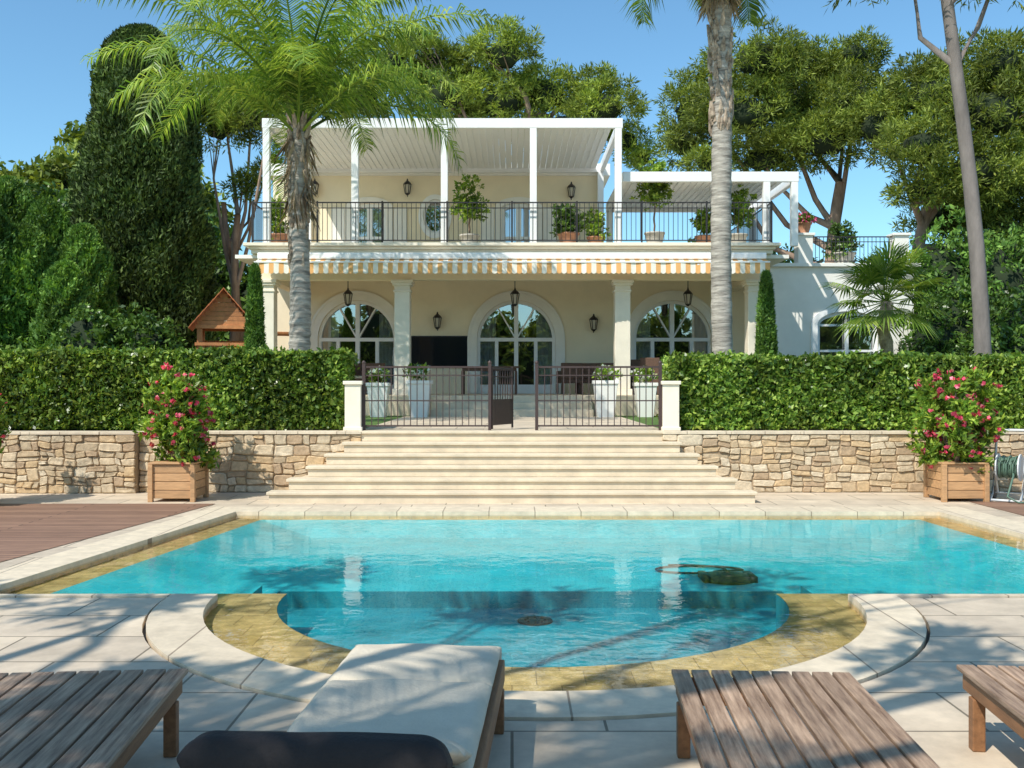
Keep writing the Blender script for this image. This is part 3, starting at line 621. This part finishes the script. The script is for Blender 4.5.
# ---------------------------------------------------------------- loungers
def lounger(x0,y0,w,rot,Ln=2.0,cush=False):
    e=empty('sun_lounger',(x0,y0,0),rot); mb=MB(); zt=.36
    ns=9; gp=.014; sw=(w-.0-gp*(ns-1))/ns
    for i in range(ns):
        a=-w/2+i*(sw+gp); mb.box(a,a+sw,-Ln,-.0,zt-.024,zt)
    mb.obj('slats',m_teak,e,bevel=.004)
    mb=MB()
    for sx in(-1,1):
        a=sx*(w/2-.04); mb.box(a-.022,a+.022,-Ln+.02,-.03,zt-.11,zt-.027)
        for yy in(-.16,-Ln+.12): mb.box(a-.03,a+.03,yy-.03,yy+.03,0,zt-.112)
    mb.box(-w/2+.065,w/2-.065,-.055,-.03,zt-.10,zt-.027)
    mb.box(-w/2+.065,w/2-.065,-.3,-.26,zt-.08,zt-.027); mb.box(-w/2+.065,w/2-.065,-1.2,-1.16,zt-.08,zt-.027)
    mb.obj('frame_and_legs',m_teak2,e,bevel=.006)
    return e
r=math.radians(3.5)
lounger(1.185,4.76,.84,-r)
lounger(-2.02,4.76,.92,math.radians(5)*1,2.0)
lounger(2.60,4.83,.86,-math.radians(5))
e=empty('sun_lounger',(-.44,5.12,0),-math.radians(3)); w_=.76
mb=MB()
for i in range(8):
    a=-w_/2+i*(w_/8); mb.box(a+.006,a+w_/8-.006,-1.62,0,.296,.32)
mb.obj('slats',m_teak,e,bevel=.004)
mb=MB()
for sx in(-1,1):
    a=sx*(w_/2+.0); mb.box(a-.025,a+.025,-2.3,-.02,.215,.325)
    for yy in(-.16,-1.3,-2.2): mb.box(a-.03,a+.03,yy-.03,yy+.03,0,.213)
BA=math.radians(-21)
T=Matrix.Translation((0,-1.55,.32))@Matrix.Rotation(BA,4,'X')
for sx in(-1,1): mb.box(sx*(w_/2-.06)-.02,sx*(w_/2-.06)+.02,-.72,0,-.02,.02,0,T)
mb.obj('frame_and_legs',m_teak2,e,bevel=.006)
def cushion(name,x0,x1,y0,y1,z0,z1,mat,e,T=None,amp=.012,nx=14,ny=24):
    v=[];f=[]
    for lay,(zz) in enumerate((z1,z0)):
        for j in range(ny+1):
            for i in range(nx+1):
                u=i/nx;t=j/ny; X=(x1-x0);Y=(y1-y0); h2=abs(z1-z0)/2
                dx=min(u,1-u)*X; dy=min(t,1-t)*Y; rr=h2*1.1
                fx=1-max(0,1-dx/rr)**2; fy=1-max(0,1-dy/rr)**2; e_=math.sqrt(max(0,fx*fy))
                zc=(z0+z1)/2; z=zc+(zz-zc)*(.12+.88*e_)+ (amp*(math.sin(u*9+t*4)*math.sin(t*15)) if lay==0 else 0)
                v.append(Vector((x0+X*u,y0+Y*t,z)))
    n=(nx+1)*(ny+1)
    for j in range(ny):
        for i in range(nx):
            a=j*(nx+1)+i; f.append((a,a+1,a+nx+2,a+nx+1)); f.append((n+a,n+a+nx+1,n+a+nx+2,n+a+1))
    bd=[i for i in range(nx+1)]+[(j)*(nx+1)+nx for j in range(1,ny+1)]+[ny*(nx+1)+i for i in range(nx-1,-1,-1)]+[j*(nx+1) for j in range(ny-1,0,-1)]
    for k in range(len(bd)): a,b=bd[k],bd[(k+1)%len(bd)]; f.append((a,n+a,n+b,b))
    if T is not None: v=[T@p for p in v]
    mb=MB(); mb.add(v,f); o=mb.obj(name,mat,e,True); m=o.modifiers.new('s','SUBSURF'); m.levels=1; m.render_levels=1; return o
cushion('mattress_foot',-.385,.385,-.60,.03,.323,.395,m_cush,e,nx=24,ny=24,amp=.005)
cushion('mattress_seat',-.385,.385,-1.60,-.595,.323,.40,m_cush,e,nx=24,ny=30,amp=.006)
cushion('mattress_foot_drop',-.385,.385,-.0,.26,-.04,.04,m_cush,e,T=Matrix.Translation((0,.06,.37))@Matrix.Rotation(math.radians(-80),4,'X'),nx=24,ny=16,amp=.004)
T2=Matrix.Translation((0,-1.55,.34))@Matrix.Rotation(BA,4,'X')
cushion('mattress_back',-.385,.385,-.74,0,.022,.10,m_cush,e,T=T2)
cushion('backrest_cover',-.38,.38,-.80,-.1,-.05,.018,m_dark,e,T=T2,amp=.004,nx=40,ny=30)
cushion('backrest_roll',-.385,.385,-.86,-.70,-.05,.11,m_dark,e,T=T2,amp=.003,nx=48,ny=16)

# ---------------------------------------------------------------- play tower
e=empty('wooden_play_tower',(-7.62,26.4,.80),.25); mb=MB()
for a in(-.6,.6):
    for b in(-.6,.6): mb.box(a-.065,a+.065,b-.065,b+.065,0.1,2.45)
mb.box(-.65,.65,-.65,.65,1.35,1.42)
for i in range(8):
    x=-.58+i*.148; mb.box(x,x+.11,-.68,-.64,1.44,1.92); mb.box(-.68,-.64,x,x+.11,1.44,1.92); mb.box(x,x+.14,.62,.66,1.44,2.1)
mb.box(-.7,.7,-.72,-.685,1.92,2.0); mb.box(-.72,-.685,-.66,.7,1.92,2.0)
mb.box(-.7,.7,-.7,-.62,2.36,2.45); mb.box(-.7,.7,.62,.7,2.36,2.45)
for i in range(7):
    w0=.66*(1-i/7); mb.box(-w0,w0,-.665,-.635,2.452+i*.118,2.452+(i+1)*.118-.008)
for i in range(6): mb.box(-1.1+.06*i,-1.0+.06*i,-.3,.3,.25+i*.19,.30+i*.19)
for b in(-.3,.3): mb.tube([(-1.15,b,.15),(-.68,b,1.5)],.04,6)
mb.tube([(.6,.3,2.3),(2.4,1.6,2.35)],.06,8); mb.tube([(2.0,1.9,0.1),(2.4,1.6,2.4),(2.9,1.3,0.1)],.05,8)
mb.obj('timber_frame',m_owood,e)
mb=MB()
for sx in(-1,1):
    for i in range(7):
        t0=i/7; z=3.38-t0*1.0; x=sx*(t0*.85); mb.add([(x,-.9,z),(x,.8,z),(x+sx*.13,.8,z-.17),(x+sx*.13,-.9,z-.17),(x,-.9,z+.03),(x,.8,z+.03),(x+sx*.13,.8,z-.14),(x+sx*.13,-.9,z-.14)],[(0,1,2,3),(4,5,6,7),(0,1,5,4),(2,3,7,6),(0,3,7,4),(1,2,6,5)])
mb.obj('gable_roof',m_oroof,e)
mb=MB(); K=8
for i in range(K):
    y0=-.7-1.2*i/K;y1=-.7-1.2*(i+1)/K; z0=1.75*(1-i/K)**1.1+.15; z1=1.75*(1-(i+1)/K)**1.1+.15
    v=[(.15,y0,z0),(.6,y0,z0),(.6,y1,z1),(.15,y1,z1),(.12,y0,z0+.16),(.63,y0,z0+.16),(.63,y1,z1+.16),(.12,y1,z1+.16)]
    mb.add(v,[(0,1,2,3),(0,3,7,4),(1,2,6,5)])
mb.obj('slide',m_yel,e,True)

# ---------------------------------------------------------------- trees
def feather_palm(name,x,y,z0,zc,r0,r1,nf,fl,seed,lean=(0,0),boots=0,dry=0,emin=20,bootlen=2.9,drp=62):
    rr=random.Random(seed); e=empty(name)
    mb=MB(); pts=[];rad=[]; K=90
    for k in range(K+1):
        t=k/K; pts.append((x+lean[0]*t**1.5+.03*math.sin(t*7+seed),y+lean[1]*t,z0+(zc-z0)*t)); rad.append((r0*(1-t)+r1*t)*(1+.035*(1 if k%3==0 else -.4)+.03*rr.uniform(-1,1))*(1+.45*max(0,1-t*14)))
    mb.tube(pts,rad,18); mb.obj('trunk',m_palmt,e,True)
    cx,cy=pts[-1][0],pts[-1][1]
    if boots:
        mb=MB()
        for k in range(boots):
            t=rr.uniform(0,1)**1.3; z=zc-bootlen*t+.1; a=rr.uniform(0,6.28); rb=r1*1.0+.015
            tt=(z-z0)/(zc-z0); bx=x+lean[0]*max(0,tt)**1.5; by=y+lean[1]*tt
            p=Vector((bx+rb*math.cos(a),by+rb*math.sin(a),z)); q=p+Vector((math.cos(a)*.07*(1-t*.6),math.sin(a)*.07*(1-t*.6),.25*rr.uniform(.4,1)))
            mb.tube([p-Vector((math.cos(a)*.05,math.sin(a)*.05,.1)),p,q],[.06,.045,.012],5)
        mb.obj('old_leaf_bases',m_boot,e)
    Vv=[];Ff=[]; mbr=MB()
    for k in range(nf):
        az=k*2.39996+rr.uniform(-.25,.25); u=k/nf
        el=math.radians(84-(84-emin)*u+rr.uniform(-6,6)); Lf=fl*rr.uniform(.85,1.08)*(0.85+.15*math.sin(math.pi*min(1,u+.25)))
        droop=math.radians(drp+50*rr.random()+18*u)
        n=26; p=Vector((cx,cy,zc-.25*u)); ps=[p.copy()]; ds=[]
        for i in range(n):
            t=i/n; pit=el-droop*t**1.5; d=Vector((math.cos(az)*math.cos(pit),math.sin(az)*math.cos(pit),math.sin(pit))); p=p+d*(Lf/n); ps.append(p.copy()); ds.append(d)
        ds.append(ds[-1]); mbr.tube(ps,[.035*(1-i/n*.85) for i in range(n+1)],5)
        side=Vector((-math.sin(az),math.cos(az),0))
        m=90
        for j in range(m):
            t=.14+.86*j/m; fi=t*n; i0=min(n-1,int(fi)); pp=ps[i0].lerp(ps[i0+1],fi-i0); d=ds[i0]; upv=side.cross(d)
            if upv.z<0: upv=-upv
            for sg in(-1,1):
                ll=.80*(math.sin(math.pi*(.12+.80*t))**.7)*rr.uniform(.75,1.12); lift=rr.uniform(-.3,.55)
                dr=(side*sg*.85+d*.55+upv*lift).normalized(); mid=pp+dr*ll*.5+Vector((0,0,-.02)); dr2=(dr+Vector((0,0,-.7-.8*rr.random()))).normalized(); tip=mid+dr2*ll*.58
                wv=(d*.9+upv*.2*rr.uniform(-1,1)).normalized()*.0185
                b=len(Vv); Vv+= [pp-wv*.5,pp+wv*.5,mid+wv,mid-wv,tip]; Ff+=[(b,b+1,b+2,b+3),(b+3,b+2,b+4)]
    mbr.obj('frond_stems',m_llemon,e,True)
    mb=MB(); mb.v=[tuple(v) for v in Vv]; mb.f=Ff; mb.m=[0]*len(Ff); mb.obj('fronds',m_lpalm,e)
    P=[];D=[]
    for k in range(dry):
        a=rr.uniform(0,6.28); q=rr.uniform(0,1); P.append((cx+r1*1.2*math.cos(a)+.03,cy+r1*1.2*math.sin(a),zc-.1-q*1.6)); D.append((math.cos(a)*.4,math.sin(a)*.4,-1.2))
    if P: leafobj('dry_fibres',P,.5,.05,m_dry,e,axis=np.array(D),axj=.5,anchor=0)
feather_palm('queen_palm_tree',wx(299,50),19.9,.95,6.9,.235,.165,30,4.9,5,boots=130,dry=120,emin=32,drp=64)
feather_palm('tall_palm_tree',wx(723,52),19.1,.95,10.8,.20,.185,26,3.2,9,lean=(-.10,0),boots=260,dry=600,emin=-10,bootlen=4.3)
feather_palm('queen_palm_tree',-5.6,-1.7,0,7.0,.22,.16,16,3.6,14,boots=20,emin=10)

def fanpalm(x,y,z0,zc):
    e=empty('fan_palm_tree'); mb=MB(); K=14; mb.tube([(x+.05*math.sin(k),y,z0+(zc-z0)*k/K) for k in range(K+1)],[.13+.02*(k%2) for k in range(K+1)],10); mb.obj('trunk',m_boot,e)
    Vv=[];Ff=[]; mbs=MB()
    for k in range(34):
        az=k*2.4; el=math.radians(80-115*k/34+R.uniform(-8,8)); pl=R.uniform(.6,.95); d=Vector((math.cos(az)*math.cos(el),math.sin(az)*math.cos(el),math.sin(el)))
        b0=Vector((x,y,zc)); b1=b0+d*pl; mbs.tube([b0,b1],.012,4); side=Vector((-math.sin(az),math.cos(az),0)); up=side.cross(d)
        for i in range(26):
            th=math.radians(-115+230*i/25); dd=(d*math.cos(th)+side*math.sin(th)+up*.1).normalized(); ll=.78*(.72+.28*math.cos(th)); wv=dd.cross(up).normalized()*.024
            mid=b1+dd*ll*.6; tip=b1+dd*ll+Vector((0,0,-.16*R.random()-.06)); b=len(Vv); Vv+=[b1,mid+wv,tip,mid-wv]; Ff.append((b,b+1,b+2,b+3))
    mb=MB(); mb.v=[tuple(v) for v in Vv]; mb.f=Ff; mb.m=[0]*len(Ff); mb.obj('fan_leaves',m_lpalm,e); mbs.obj('leaf_stalks',m_llemon,e)
fanpalm(wx(885,45),22.1,.95,3.55)

def cypress(name,x,y,z0,h,r,n,L,W,mat=m_lcyp,top=.5,bot=.75,lump=.12):
    e=empty(name)
    def prof(t): return r*(np.minimum(1,(t+.06)*6*bot+.2))*np.power(np.clip(1-t,0,1),top)*1.25
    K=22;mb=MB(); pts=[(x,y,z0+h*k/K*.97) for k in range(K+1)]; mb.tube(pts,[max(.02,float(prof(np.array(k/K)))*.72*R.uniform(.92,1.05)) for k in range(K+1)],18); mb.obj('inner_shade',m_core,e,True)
    mb=MB(); mb.tube([(x,y,z0-.3),(x,y,z0+h*.5)],[r*.13+.03,.04],10); mb.obj('trunk',m_bark2,e)
    t=NR.random(n)**1.1; a=NR.random(n)*2*math.pi
    lm=1+lump*(np.sin(a*3+t*17)+np.sin(a*7-t*31+1)*.7+np.sin(a*13+t*60)*.4)
    rr=prof(t)*lm*(1-.25*np.abs(NR.normal(size=n))*.6)
    P=np.stack([x+rr*np.cos(a),y+rr*np.sin(a),z0+h*t],1); D=np.stack([np.cos(a)*.6,np.sin(a)*.6,np.full(n,.9)],1)
    leafobj('foliage',P,L,W,mat,e,axis=D,axj=1.1)
cypress('italian_cypress_tree',wx(143,31),32,.95,12.2,1.95,115000,.20,.07,top=.30,bot=1.0,lump=.09)
cypress('pencil_cypress',wx(253,45),22.3,.95,3.45,.22,9000,.14,.035,m_lthuja,top=.35,lump=.05)
cypress('pencil_cypress',wx(768,45),22.3,.95,3.3,.23,9000,.14,.035,m_lthuja,top=.35,lump=.05)

def subs(blobs,k,f=.5,off=.72,up=.15):
    out=[]
    for (cx,cy,cz,rx,ry,rz) in blobs:
        for _ in range(k):
            u=Vector((R.gauss(0,1),R.gauss(0,1),R.gauss(up,.9))).normalized(); q=off*R.uniform(.75,1.2); g=f*R.uniform(.65,1.2)
            out.append((cx+u.x*rx*q,cy+u.y*ry*q,cz+u.z*rz*q,rx*g,ry*g,max(rz*g*.9,.24)))
    return out
def pine(name,x,y,z0,zc,blobs,r0=.3,mat=m_lpine,dens=3.2,per=16,spread=.42,L=.30,W=.05,lean=0,limbs=True,barkm=m_bark,core=0,shell=.5,sub=0):
    e=empty(name); mb=MB(); K=10; tp=[]
    for k in range(K+1):
        t=k/K; tp.append(Vector((x+lean*t+.15*math.sin(t*5),y+.1*math.sin(t*4),z0+(zc-z0)*t)))
    mb.tube(tp,[r0*(1-.45*k/K)*(1.25 if k==0 else 1) for k in range(K+1)],12)
    if limbs:
        for b in blobs[::(2 if core else 1)]:
            k=R.randint(6,10); p=tp[k]; q=Vector((b[0],b[1],b[2]-b[5]*.2)); m1=p.lerp(q,.35)+Vector((R.uniform(-.25,.25),R.uniform(-.25,.25),-.1*(q-p).length+R.uniform(-.1,.2))); m2=p.lerp(q,.7)+Vector((R.uniform(-.3,.3),R.uniform(-.3,.3),R.uniform(-.2,.2)))
            mb.tube([p,m1,m2,q],[r0*.42,r0*.3,r0*.2,r0*.08],7)
            for _ in range(3):
                u=Vector((R.uniform(-1,1)*b[3],R.uniform(-1,1)*b[4],R.uniform(-.2,.6)*b[5]))*.75; mb.tube([m2,(m2+q+u)/2,q+u],[r0*.13,r0*.08,r0*.03],5)
    mb.obj('trunk_and_limbs',barkm,e,True)
    P,D=clumps(blobs,dens,per,spread,shell,updens=.15 if sub else .4)
    if sub:
        P2,D2=clumps(subs(blobs,sub),dens,per,spread,shell,updens=.15); P=np.concatenate([P,P2]); D=np.concatenate([D,D2])
    leafobj('needles',P,L,W,mat,e,axis=D,axj=.9,anchor=.2)
    if core:
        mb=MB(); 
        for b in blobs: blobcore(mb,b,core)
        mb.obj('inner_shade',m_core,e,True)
def pb(pxs,s,y,jit=1.2):
    return [((a-512)/s,y+R.uniform(-jit,jit),H+(384-b)/s,c/s,c/s*.85,d/s) for a,b,c,d in pxs]
PK=dict(dens=4.6,per=28,spread=.27,L=.21,W=.045,core=.46,shell=.72,sub=6)
s=F/38
pine('umbrella_pine_tree',.8,38,.95,12,pb([(430,66,38,28),(470,74,40,30),(505,62,38,26),(545,90,44,28),(590,84,38,26),(603,112,38,26),(628,140,24,20),(560,125,50,22),(500,105,46,28),(450,100,42,26),(390,70,40,26),(360,92,36,24),(535,82,28,20),(642,160,14,12),(420,50,22,14)],s,38),.32,m_lpine2,**PK)
s=F/36
pine('umbrella_pine_tree',10.8,36,.95,9.0,pb([(698,105,40,36),(745,72,44,32),(790,58,46,30),(835,68,46,30),(684,145,26,24),(735,125,50,36),(790,105,52,38),(840,110,50,36),(762,160,46,24),(815,150,48,26),(868,95,42,34),(720,70,26,20),(850,60,30,22),(700,170,22,16)],s,36,1.6),.34,m_lpine,lean=1.2,**PK)
s=F/33
pine('umbrella_pine_tree',12.3,33,.95,7.6,pb([(885,125,44,34),(925,100,48,36),(970,125,54,42),(1015,105,52,40),(905,160,46,30),(955,180,52,34),(1010,180,54,42),(1055,140,54,44),(985,75,46,32),(1035,60,52,36),(905,198,32,18),(940,70,34,24),(1060,210,54,38),(960,215,46,28),(1010,235,46,30)],s,33,1.6),.3,m_lpine,lean=1.6,**PK)
s=F/34
pine('pine_tree',wx(222,s),34,.95,7.5,pb([(215,125,30,24),(250,118,32,24),(225,92,36,22),(195,105,26,20),(290,95,38,26),(320,78,34,24),(255,85,30,18)],s,34,1),.2,m_lpine2,lean=.7,**PK)
pine('pine_tree',wx(236,s),34.5,.95,8.0,pb([(240,185,16,10),(262,165,18,12),(270,130,26,18)],s,34.5,1),.17,m_lpine,lean=-.4,**{**PK,'core':0})
pine('leaning_pine_tree',wx(987,52),19.2,.95,12.5,[(8.0,18.6,11.4,1.3,1.2,.8),(9.4,19.5,12.6,1.8,1.6,1.0),(7.3,19,9.9,.9,.8,.5),(6.7,19,9.35,.6,.6,.3),(10.6,19.2,11.8,1.5,1.3,.8),(9.9,19,9.6,1.2,.9,.55),(8.9,19,9.5,.7,.7,.35)],.165,m_lpine,6,30,.3,L=.20,W=.03,lean=-.95,barkm=m_bark2)
# shade tree beside / behind the terrace (casts the dappled shade); gaps between tufts let light flecks through
sb=[(-9.2,.2),(-7.6,2.3),(-7.0,.1),(-5.4,1.5),(-5.0,3.4),(-3.7,-.4),(-3.1,2.2),(-1.6,.5),(-1.2,3.0),(.2,-.7),(.7,1.6),(2.0,.3),(-9.6,3.0),(-2.6,4.3),(-7.0,4.5),(1.9,2.8)]
pine('umbrella_pine_tree',-6.6,-1.5,0,7.2,[(a+R.uniform(-.2,.2),b+R.uniform(-.3,.3),8.4+R.uniform(0,.5),R.uniform(.7,1.0),R.uniform(.55,.8),.35) for a,b in sb],.26,m_lpine,5.5,24,.24,L=.26,W=.07,shell=.1)
def mass(name,blobs,mat,dens=8,per=10,spread=.22,L=.16,W=.07,core=.75,trunk=True):
    e=empty(name); mb=MB()
    for b in blobs: blobcore(mb,b,core)
    mb.obj('inner_shade',m_core,e,True)
    P,D=clumps(blobs+subs(blobs,4,.4,.85,.35),dens,per,spread,.85); P=P[P[:,2]>-.1]; leafobj('leaves',P,L,W,mat,e,axis=None)
    if trunk:
        mb=MB()
        for b in blobs[:6]: mb.tube([(b[0],b[1],.9 if b[1]>16 else 0),(b[0]+.1,b[1],b[2])],.08,6)
        mb.obj('stems',m_bark2,e)
def run(x0,x1,y,zt,n,rw,jz=.5,jy=.8,zb=1.0):
    out=[]
    for i in range(n):
        t=(i+.5)/n; hh=(zt-zb)*(1+R.uniform(-jz,jz)*.3); out.append((x0+(x1-x0)*t+R.uniform(-.2,.2),y+R.uniform(-jy,jy),zb+hh*.5,rw*R.uniform(.85,1.2),rw*R.uniform(.8,1.1),hh*.52))
    return out
mass('laurel_shrub',run(-10.2,-8.3,23.6,3.4,4,.7,.3),m_ldark,18,10,.16,.15,.075)
for i,(px,py,rw) in enumerate([(8,178,1.5),(48,200,1.1),(84,225,1.0),(25,225,1.2),(-25,190,1.4),(66,262,.8)]):
    s=F/(29-.6*i); cypress('thuja_conifer',wx(px,s),29-.6*i,.95,H+(384-py)/s-.95,rw,32000,.17,.065,m_lthuja,top=.4,lump=.12)
mass('distant_trees',run(-26,-15,46,10.5,8,2.4,.3,2,4),m_ldark,3.5,14,.5,.36,.15)
mass('distant_trees',run(-46,-20,62,15.0,9,4.0,.3,3,4),m_lpine,1.8,16,.8,.6,.25)
mass('background_woodland',run(-14,-7,39,6.5,8,1.6,.4,1.5),m_ldark,4,12,.4,.3,.13)
mass('background_woodland',run(7.5,24,41,6.8,14,1.7,.35,1.8),m_ldark,4,12,.4,.3,.13)
mass('background_woodland',run(-60,60,85,9,30,4.5,.4,3),m_lpine,.9,14,.9,.9,.35,trunk=False)
mass('background_woodland',run(-30,30,-34,8.0,22,2.2,.6,2.5,0),m_lpine,2,12,.5,.5,.2,trunk=False)  # unseen trees added behind the camera for the door glass to reflect
mass('garden_shrubs',run(10.9,15.5,26.0,4.0,8,.9,.4,.8),m_ldark,12,10,.2,.17,.075)
mass('garden_shrubs',run(9.9,12.5,22,2.8,5,.6,.4,.5),m_ldark,16,10,.16,.15,.07)
mass('garden_shrubs',run(12.6,17,30,6.0,6,1.4,.4,.8),m_lthuja,8,10,.25,.19,.08)
def banana(x,y):
    e=empty('banana_plant'); mb=MB(); ms=MB()
    for k in range(11):
        az=k*2.4+.3; el=math.radians(80-R.uniform(5,45)); L_=R.uniform(1.1,1.7); p=Vector((x+.12*math.cos(az),y+.12*math.sin(az),1.0)); pts=[p.copy()]; n=10
        for i in range(n):
            t=i/n; pt=el-math.radians(75)*t**1.6; p=p+Vector((math.cos(az)*math.cos(pt),math.sin(az)*math.cos(pt),math.sin(pt)))*(L_*1.25/n); pts.append(p.copy())
        ms.tube(pts,[.03*(1-i/(n+2)) for i in range(n+1)],5); side=Vector((-math.sin(az),math.cos(az),0))
        for i in range(3,n):
            w0=.24*math.sin(math.pi*(i-2.6)/(n-2.2)); w1=.24*math.sin(math.pi*(i-1.6)/(n-2.2)) if i<n-1 else .01
            for sg in(-1,1): mb.add([pts[i],pts[i+1],pts[i+1]+side*sg*w1+Vector((0,0,.05)),pts[i]+side*sg*w0+Vector((0,0,.05))],[(0,1,2,3)])
    ms.obj('stalks',m_llemon,e,True); mb.obj('blades',m_ldark,e,True)
banana(wx(803,44),22.7); banana(wx(790,42),23.4)
